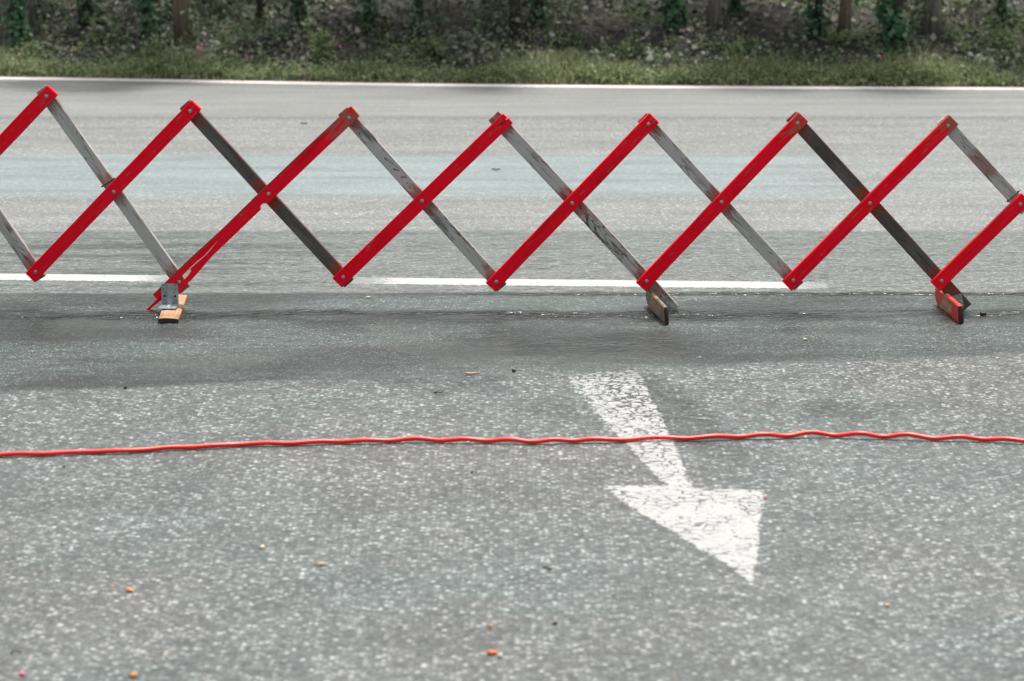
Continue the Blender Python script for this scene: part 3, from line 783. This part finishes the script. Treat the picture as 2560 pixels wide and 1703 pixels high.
Wp = [((-238, 198), (-75, 439), (89, 680), 'brown', .03, .03, None), ((116, 241), (284.5, 480), (448, 705), 'pale', .03, .034, 'pale grey slat with flaking whitewash, a cable tie around it'),
      ((475.5, 278), (671.6, 484.6), (858.2, 693), 'dark', .03, .03, 'dark grey slat behind the split red slat'), ((872.4, 295), (1055, 502.4), (1240.5, 704.4), 'pale2', .031, .03, None),
      ((1253.5, 312.3), (1430, 508), (1616.7, 703), 'grey', .040, 0, 'brownish grey slat running down to the bare wooden foot'), ((1620.8, 310.2), (1803.7, 505.3), (1983, 701), 'pale2', .031, .03, 'pale slat with large knots'),
      ((1994, 308), (2174.7, 508), (2354, 702.4), 'dark', .031, 0, 'dark slat running down to the red stained foot'), ((2370, 314.7), None, (2550.6, 510.6), 'grey', .03, .03, 'short grey slat at the right end')]
ENDS = {4: (1686, 776), 6: (2417, 771)}
WS = {}
for i, (a, m, b, mk, e0, e1, lab) in enumerate(Wp):
    if i in ENDS:
        q = ENDS[i]; mw, L = frame(a, b, DY); x, y = loc2(mw, *q, DY); e1 = x-L/2
    WS[i] = slat('weathered_slat', a, m, b, M_w[mk], DY, WW*(1.06 if i in ENDS else 1), e0, e1, bolts=False, label=lab)

# cable ties
M_tie = mat_simple('black_plastic', (.012, .012, .012), .45)
def tie(i, px, py, tail):
    o, mw = WS[i]; x, y = loc2(mw, px, py, DY); h = WW/2+.0015
    P = [(x, -h, .001), (x+.001, h, .001), (x+.002, h, -TH-.001), (x, -h, -TH-.001), (x, -h, .001)]
    bm = tube([P[0], P[1]], [.0012]*2, 6)
    for a, b in zip(P[1:], P[2:]): join_into(bm, tube([a, b], [.0012]*2, 6))
    s = 1 if tail > 0 else -1
    join_into(bm, boxbm(x-.0025, x+.0025, s*h-.002, s*h+.004, -.003, .003, .0005))
    join_into(bm, tube([(x, s*h, 0), (x+.003, s*(h+.012), .001)], [.0012, .001], 5))
    join_into(bm, boxbm(x-.003, x+.003, -s*h-.004, -s*h+.001, -.003, .003, .0005))
    obj('cable_tie', bm, M_tie, o).matrix_basis = Matrix()
tie(1, 271, 456, 1); tie(7, 2532, 492, 1)

# feet
def mat_block(name, wood, paint, amt):
    m, nt, b = new_mat(name); k = N(nt); co = k.coord()
    g = k.noise(k.scale(co, (6, 90, 90)), 1, 4, .6); n = k.noise(k.scale(co, (9, 22, 22)), 1, 4, .65)
    c = k.mix(k.map(g, .3, .7), tuple(x*.62 for x in wood), wood)
    c = k.mix(k.map(n, .62, .7, 0, .6), c, tuple(x*.35 for x in wood))
    c = k.mix(k.map(k.noise(k.scale(co, (7, 14, 14), (4, 1, 2)), 1, 3, .5), .56-amt*.3, .62-amt*.3, 0, .9), c, paint)
    X, Y, Z = k.sep(co)
    c = k.mix(k.map(k.math('SUBTRACT', X, k.math('MULTIPLY', g, .005)), .0, .003, .96, 0), c, (.016, .011, .008))   # end grain turned from the sun, its shade painted into the colour
    k.L(c, b.inputs['Base Color']); b.inputs['Roughness'].default_value = .6
    k.L(k.bump(k.math('ADD', g, n), .5, .002), b.inputs['Normal']); return m
def foot(a, b, width, thick, on_edge, mat, label, lean=0):
    """a = near end, b = far end on the road (bottom left edge); local X runs away from the camera"""
    A, B = G(*a), G(*b); x = (B-A).normalized(); L = (B-A).length; z = Vector((0, 0, 1)); y = z.cross(x)
    m = Matrix((x, y, z)).transposed().to_4x4(); m.translation = A
    m = m @ Matrix.Rotation(lean, 4, 'X')
    if on_edge: pts = [(0, 0), (L-.03, 0), (L-.004, .018), (L, width*.6), (L-.012, width), (L*.5, width*1.01), (.004, width), (-.002, width*.5)]
    else: pts = [(0, 0), (0, width), (L, width), (L, 0)]
    if on_edge:     # outline in XZ, thickness along Y
        bm = prism(pts, 0, thick, .003); bmesh.ops.transform(bm, matrix=Matrix(((1, 0, 0, 0), (0, 0, -1, 0), (0, 1, 0, 0), (0, 0, 0, 1))), verts=bm.verts)
    else:
        bm = bmesh.new(); n = 8; prof = [(0, 0), (width, 0), (width, thick*.98), (width*.7, thick*1.08), (width*.35, thick*1.02), (0, thick*.86)]
        r0 = [bm.verts.new((0, yy, zz)) for yy, zz in prof]; r1 = [bm.verts.new((L, yy, zz)) for yy, zz in prof]
        bm.faces.new(r0); bm.faces.new(r1[::-1])
        for k2 in range(6): bm.faces.new((r0[k2], r0[(k2+1) % 6], r1[(k2+1) % 6], r1[k2]))
        bmesh.ops.bevel(bm, geom=bm.edges[:], offset=.0015, segments=1, affect='EDGES')
    o = obj('foot_block', bm, mat, bar, m); o['label'] = label
    return o, m, L
B1 = mat_block('raw_orange_wood', (.62, .34, .19), (.40, .20, .11), .1)
B2 = mat_block('old_brown_wood', (.36, .25, .15), (.16, .12, .08), .35)
B3 = mat_block('red_stained_wood', (.50, .30, .17), (.60, .022, .018), .62)
# left foot lies flat: its right bottom edge is at (446,808)-(468,748)
f1, m1, L1 = foot((446, 808.5), (468.5, 748), .067, .0165, False, B1, 'flat orange brown wooden foot under the bracket')
f2, m2, L2 = foot((1663, 813), (1616, 764), .062, .014, True, B2, 'bare brown plank foot standing on its edge', R(-5))
f3, m3, L3 = foot((2397, 810), (2338, 760), .062, .018, True, B3, 'plank foot with red paint and worn corners standing on its edge', R(-5))

def plate_holes(par, holes, z):
    for x, y, r in holes:
        obj('screw_hole', prism([(x+r*math.cos(q*.5236), y+r*math.sin(q*.5236)) for q in range(12)], z, z+.0003, 0), M_hole, par).matrix_basis = Matrix()
def rounded(x0, x1, y0, y1, r, top=True):
    P = []
    for cx, cy, s in ((x1-r, y1-r, 0), (x0+r, y1-r, 1), (x0+r, y0+r, 2), (x1-r, y0+r, 3)):
        for q in range(4): a = (s+q/3)*math.pi/2; P.append((cx+r*math.cos(a), cy+r*math.sin(a)))
    return P
# left bracket: upright plate with a pressed rib, flange on the block towards the camera
A = PY(404.5, 761.5, YB(420)-.003); Bp = PY(446.5, 761.5, YB(420)-.003); wd = (Bp-A).length
top = PY(405, 709.5, YB(420)-.003); ht = top.z-A.z
mw = Matrix(((1, 0, 0, A.x), (0, 0, -1, A.y), (0, 1, 0, A.z), (0, 0, 0, 1)))
lean = Matrix.Rotation(R(2), 4, 'X')
bm = prism(rounded(0, wd, 0, ht, .005), -.0025, 0, 0)
fl = .075
join_into(bm, prism([(0, 0), (wd, 0), (wd+.001, .0025), (-.001, .0025)], 0, fl, 0))
rib = bmesh.new(); hw = .009
sec = [(-hw, 0), (-hw*.45, .0035), (hw*.45, .0035), (hw, 0)]
path = [(ht*.62, 0.0, .0), (ht*.5, .0, 1), (.022, .002, 1), (.006, .008, 1), (.003, .020, 1), (.0025, .042, 1), (.0025, .052, 0)]
rr = []
for yy, zz, s in path:
    q = 1 if s else .05
    if zz < .004: rr.append([rib.verts.new((wd/2+a*(q if s else .5), yy, zz+b_*q+.0002)) for a, b_ in sec])
    else: rr.append([rib.verts.new((wd/2+a*(q if s else .5), yy+b_*q*1.0, zz+b_*q*.3)) for a, b_ in sec])
for u, v in zip(rr, rr[1:]):
    for q in range(3): rib.faces.new((u[q], u[q+1], v[q+1], v[q]))
join_into(bm, rib)
br = obj('angle_bracket', bm, M_zincp, bar, mw)
br['label'] = 'upright galvanised bracket full of holes on the flat wooden foot'
HH = [(.15, .93, .0019), (.81, .93, .0019), (.12, .75, .0019), (.86, .75, .0019), (.24, .57, .0019), (.76, .57, .0019), (.19, .41, .0042), (.81, .40, .0042), (.16, .22, .0019), (.85, .22, .0019)]
plate_holes(br, [(a*wd, b_*ht, r) for a, b_, r in HH], .0001)
bolt(br, wd*.46, ht*.85, 0, .0048)
# side brackets
def side_bracket(quad, si, bx, foot_m, fthick, label, Lf):
    o, mwS = WS[si]
    P = [PY(x, y, YB(x)+DY-.003) for x, y in quad]
    c = sum(P, Vector())/4; x = (P[1]-P[0]).normalized(); n = Vector((0, -1, 0)); y = n.cross(x).normalized()
    m = Matrix((x, y, n)).transposed().to_4x4(); m.translation = c
    q = [(m.inverted() @ p) for p in P]; w_ = (P[1]-P[0]).length; h_ = (P[2]-P[1]).length
    bm = prism(rounded(-w_/2-.014, w_/2, -h_/2, h_/2, .004), -.0022, 0, 0)
    # flange turned to the camera along the foot
    join_into(bm, prism([(-w_/2-.014, -h_/2), (-w_/2-.012, -h_/2), (-w_/2-.012, h_/2), (-w_/2-.014, h_/2)], 0, .06, 0))
    join_into(bm, tube([(-w_/2-.010, 0, .002), (-.004, 0, .0005)], [.0035, .0015], 8))
    b = obj('angle_bracket', bm, M_zincp, bar, m); b['label'] = label
    plate_holes(b, [(w_*.28, h_*.36, .0019), (-w_*.38, h_*.22, .0019), (w_*.32, -h_*.36, .0019), (-w_*.30, -h_*.30, .0019)], .0001)
    bolt(b, w_*.22, -.001, 0, .0052)
side_bracket([(1645, 747), (1669, 740.5), (1677.5, 773.5), (1656, 778)], 4, 1650, m2, .014, 'galvanised bracket between the brownish slat and the bare foot', L2)
side_bracket([(2373, 743), (2403, 735), (2408, 766.5), (2384, 772)], 6, 2383, m3, .018, 'galvanised bracket between the dark slat and the red stained foot', L3)

# ------------------------------------------------------------------ CABLE
def mat_cable():
    m, nt, b = new_mat('orange_red_cable'); k = N(nt); co = k.coord(); b.inputs['Coat Weight'].default_value = .8; b.inputs['Coat Roughness'].default_value = .3; b.inputs['Coat Tint'].default_value = (1, .62, .42, 1)
    n = k.noise(co, 25, 3, .6)
    k.L(k.mix(k.map(n, .4, .7), (.80, .012, .025), (.82, .03, .022)), b.inputs['Base Color']); b.inputs['Roughness'].default_value = .42
    return m
CP = [(-1700, 1150), (-900, 1146), (-200, 1139), (0, 1135), (200, 1130), (326, 1122.5), (521, 1113), (760, 1104), (901, 1099), (1086, 1099), (1303, 1101), (1520, 1099), (1662, 1095), (1779, 1091), (1903, 1088), (2031, 1086), (2172, 1088), (2335, 1092), (2444, 1096), (2560, 1102), (2800, 1112), (3500, 1118), (4300, 1108)]
CRS = [-1900+121*q for q in range(14)]+[-195, -73, 50, 172, 295, 423, 535, 667, 790, 914, 1038, 1161, 1275, 1385, 1485, 1640, 1785, 1910, 2027, 2150, 2268, 2400, 2520, 2645, 2770]+[2895+124*q for q in range(12)]
def interp(t, P):
    for (x0, y0), (x1, y1) in zip(P, P[1:]):
        if t <= x1: return y0+(y1-y0)*(t-x0)/(x1-x0)
    return P[-1][1]
def smooth_y(x): return sum(interp(min(4290, max(-1690, x+d_)), CP) for d_ in (-90, -45, 0, 45, 90))/5
def wave(x):
    for a, b in zip(CRS, CRS[1:]):
        if a <= x <= b: return .5+.5*math.cos(2*math.pi*(x-a)/(b-a))
    return 0
rC = .0064; path = []
x = -1700
while x < 4200:
    amp = .0012+.0066*min(1, max(0, (x-300)/1500))*(.75+.35*math.sin(x*.0061+1))
    lift = amp*wave(x)
    g = G(x, smooth_y(x)+3.5, rC); path.append((g.x, g.y+.004*math.sin(x*.013)+.003*math.sin(x*.031+1), rC+.0012+lift)); x += 11
cab = obj('cable', tube(path, [rC]*len(path), 14), mat_cable(), smooth=True)
tag(cab, 'wavy orange red cable lying across the road in front of the barrier', 'cable')

# ------------------------------------------------------------------ LITTER on the road
def lump(name, px, py, sx, sy, sz, col, label, cat, rz=0, group=None, rough=.6):
    bm = bmesh.new(); bmesh.ops.create_icosphere(bm, subdivisions=2, radius=1)
    for v in bm.verts:
        s = 1+.22*math.sin(v.co.x*5+px)+.16*math.sin(v.co.y*7+py)+.1*math.sin(v.co.z*9+px)
        v.co = Vector((v.co.x*sx*s, v.co.y*sy*s, max(v.co.z, -.75)*sz*s))
    o = obj(name, bm, mat_simple(name+'_surface', col, rough, var=.25, scale=150, bump=.4), smooth=True)
    o.location = G(px, py)+Vector((0, 0, sz*.7)); o.rotation_euler = (0, 0, rz)
    return tag(o, label, cat, group)
def dryleaf(name, px, py, L, W, col, label, rz=0, cat='leaf', curl=.12):
    vs, fs = [], []; n = 6
    for i in range(n+1):
        t = i/n; w_ = W*math.sin(math.pi*min(1, t*.95+.04))**.7*.5; z = .002+L*curl*abs(t-.5)**1.5
        for s in (-1, 0, 1): vs.append(((t-.5)*L, s*w_, z+abs(s)*W*.22))
        if i:
            for s in (0, 1): a = 3*(i-1)+s; fs.append((a, a+1, a+4, a+3))
    o = pydata(name, vs, fs, mat_simple(name+'_surface', col, .6, var=.25, scale=120))
    md = o.modifiers.new('thick', 'SOLIDIFY'); md.thickness = .0006
    o.location = G(px, py)+Vector((0, 0, .001)); o.rotation_euler = (0, 0, rz); return tag(o, label, cat)
OR = (.70, .19, .04)
lump('orange_crumb', 1228, 1637, .0115, .006, .006, OR, 'bright orange crumb near the bottom middle of the road', 'crumb', .1)
lump('orange_crumb', 323, 1480, .009, .006, .006, (.80, .27, .09), 'orange crumb left, furthest of the two left orange ones from the camera', 'crumb', -.5)
lump('orange_crumb', 334, 1692, .009, .006, .005, (.7, .25, .06), 'orange brown crumb at the lower left edge of the picture', 'crumb', -.3)
lump('orange_crumb', 1226, 1569, .005, .004, .004, (.7, .32, .16), 'tiny pale orange crumb above the bright orange one', 'crumb')
lump('pink_crumb', 56, 1690, .006, .005, .005, (.8, .22, .27), 'pink crumb in the bottom left corner', 'crumb')
lump('cream_pebble', 655, 1371, .006, .006, .005, (.78, .66, .42), 'cream coloured pebble on the near asphalt left of the brown leaf', 'pebble')
lump('white_pebble', 1250, 1643, .006, .005, .005, (.7, .7, .68), 'white pebble beside the bright orange crumb', 'pebble')
lump('dark_pebble', 1284, 930, 0.0065, 0.0050, 0.0058, (.02, .02, .03), 'dark pebble on the edge of the smooth asphalt above the arrow', 'pebble')
lump('dark_pebble', 314, 972, 0.0043, 0.0036, 0.0043, (.02, .02, .02), 'dark pebble at the asphalt edge below the flat wooden foot', 'pebble')
lump('dark_pebble', 160, 1168, 0.0036, 0.0029, 0.0029, (.03, .03, .03), 'dark pebble just below the cable near the left edge', 'pebble')
lump('dark_pebble', 1180, 1182, 0.0036, 0.0029, 0.0029, (.03, .03, .03), 'dark pebble below the cable left of the arrow', 'pebble')
lump('dark_pebble', 2310, 785, .011, .008, .007, (.02, .02, .02), 'dark clod between the two plank feet, close to the right one', 'pebble').location = G(2457, 788)+Vector((0, 0, .004))
lump('dark_pebble', 1389, 1562, 0.0058, 0.0043, 0.0036, (.07, .05, .03), 'brown pebble left of and below the arrow tip', 'pebble')
dryleaf('fallen_leaf', 806, 1414, .034, .014, (.42, .33, .25), 'pale brown leaf on the near asphalt, left of centre', .1)
dryleaf('fallen_leaf', 921, 746, .016, .011, (.75, .62, .55), 'small pale leaf on the smooth asphalt left of the middle', .2)
dryleaf('fallen_leaf', 2013, 851, .017, .012, (.70, .50, .30), 'small tan leaf on the smooth asphalt between the two plank feet', .9)
dryleaf('fallen_leaf', 1178, 937, .046, .012, (.55, .26, .20), 'reddish brown leaf at the edge of the smooth asphalt', .05)
dryleaf('fallen_leaf', 1703, 1297, .012, .007, (.6, .03, .04), 'red petal lying on the white arrow head', .3, 'petal')
dryleaf('fallen_leaf', 1915, 1246, .012, .008, (.62, .2, .15), 'reddish petal at the right corner of the arrow head', .3, 'petal')
dryleaf('fallen_leaf', 1750, 896, .010, .005, (.8, .8, .78), 'tiny white petal on the smooth asphalt between foot and arrow', -.6, 'petal')
dryleaf('fallen_leaf', 2219, 1516, .012, .009, (.72, .42, .25), 'tan leaf scrap on the near asphalt at the right', 1.2)
dryleaf('fallen_leaf', 760, 311, .035, .02, (.10, .095, .09), 'dark leaf on the far lane between the first barrier peaks', 0)
dryleaf('fallen_leaf', 1240, 426, .04, .02, (.08, .08, .075), 'dark leaf on the bluish band of the far lane', 0)
def twig(px, py, L, rz, label):
    a = [(-L/2, 0, .003), (-L*.1, .003, .004), (L*.2, -.002, .003), (L/2, .003, .005)]
    o = obj('twig', tube(a, [.0018, .0022, .002, .0012], 6), mat_simple('twig_bark', (.05, .035, .025), .8))
    o.location = G(px, py); o.rotation_euler = (0, 0, rz); tag(o, label, 'twig')
twig(1096, 984, .028, .05, 'short dark twig on the chippings between cable and smooth asphalt')
twig(1370, 1424, .03, -.5, 'short dark twig left of the arrow tip')
twig(42, 1634, .026, .05, 'short brown twig in the lower left of the near asphalt')
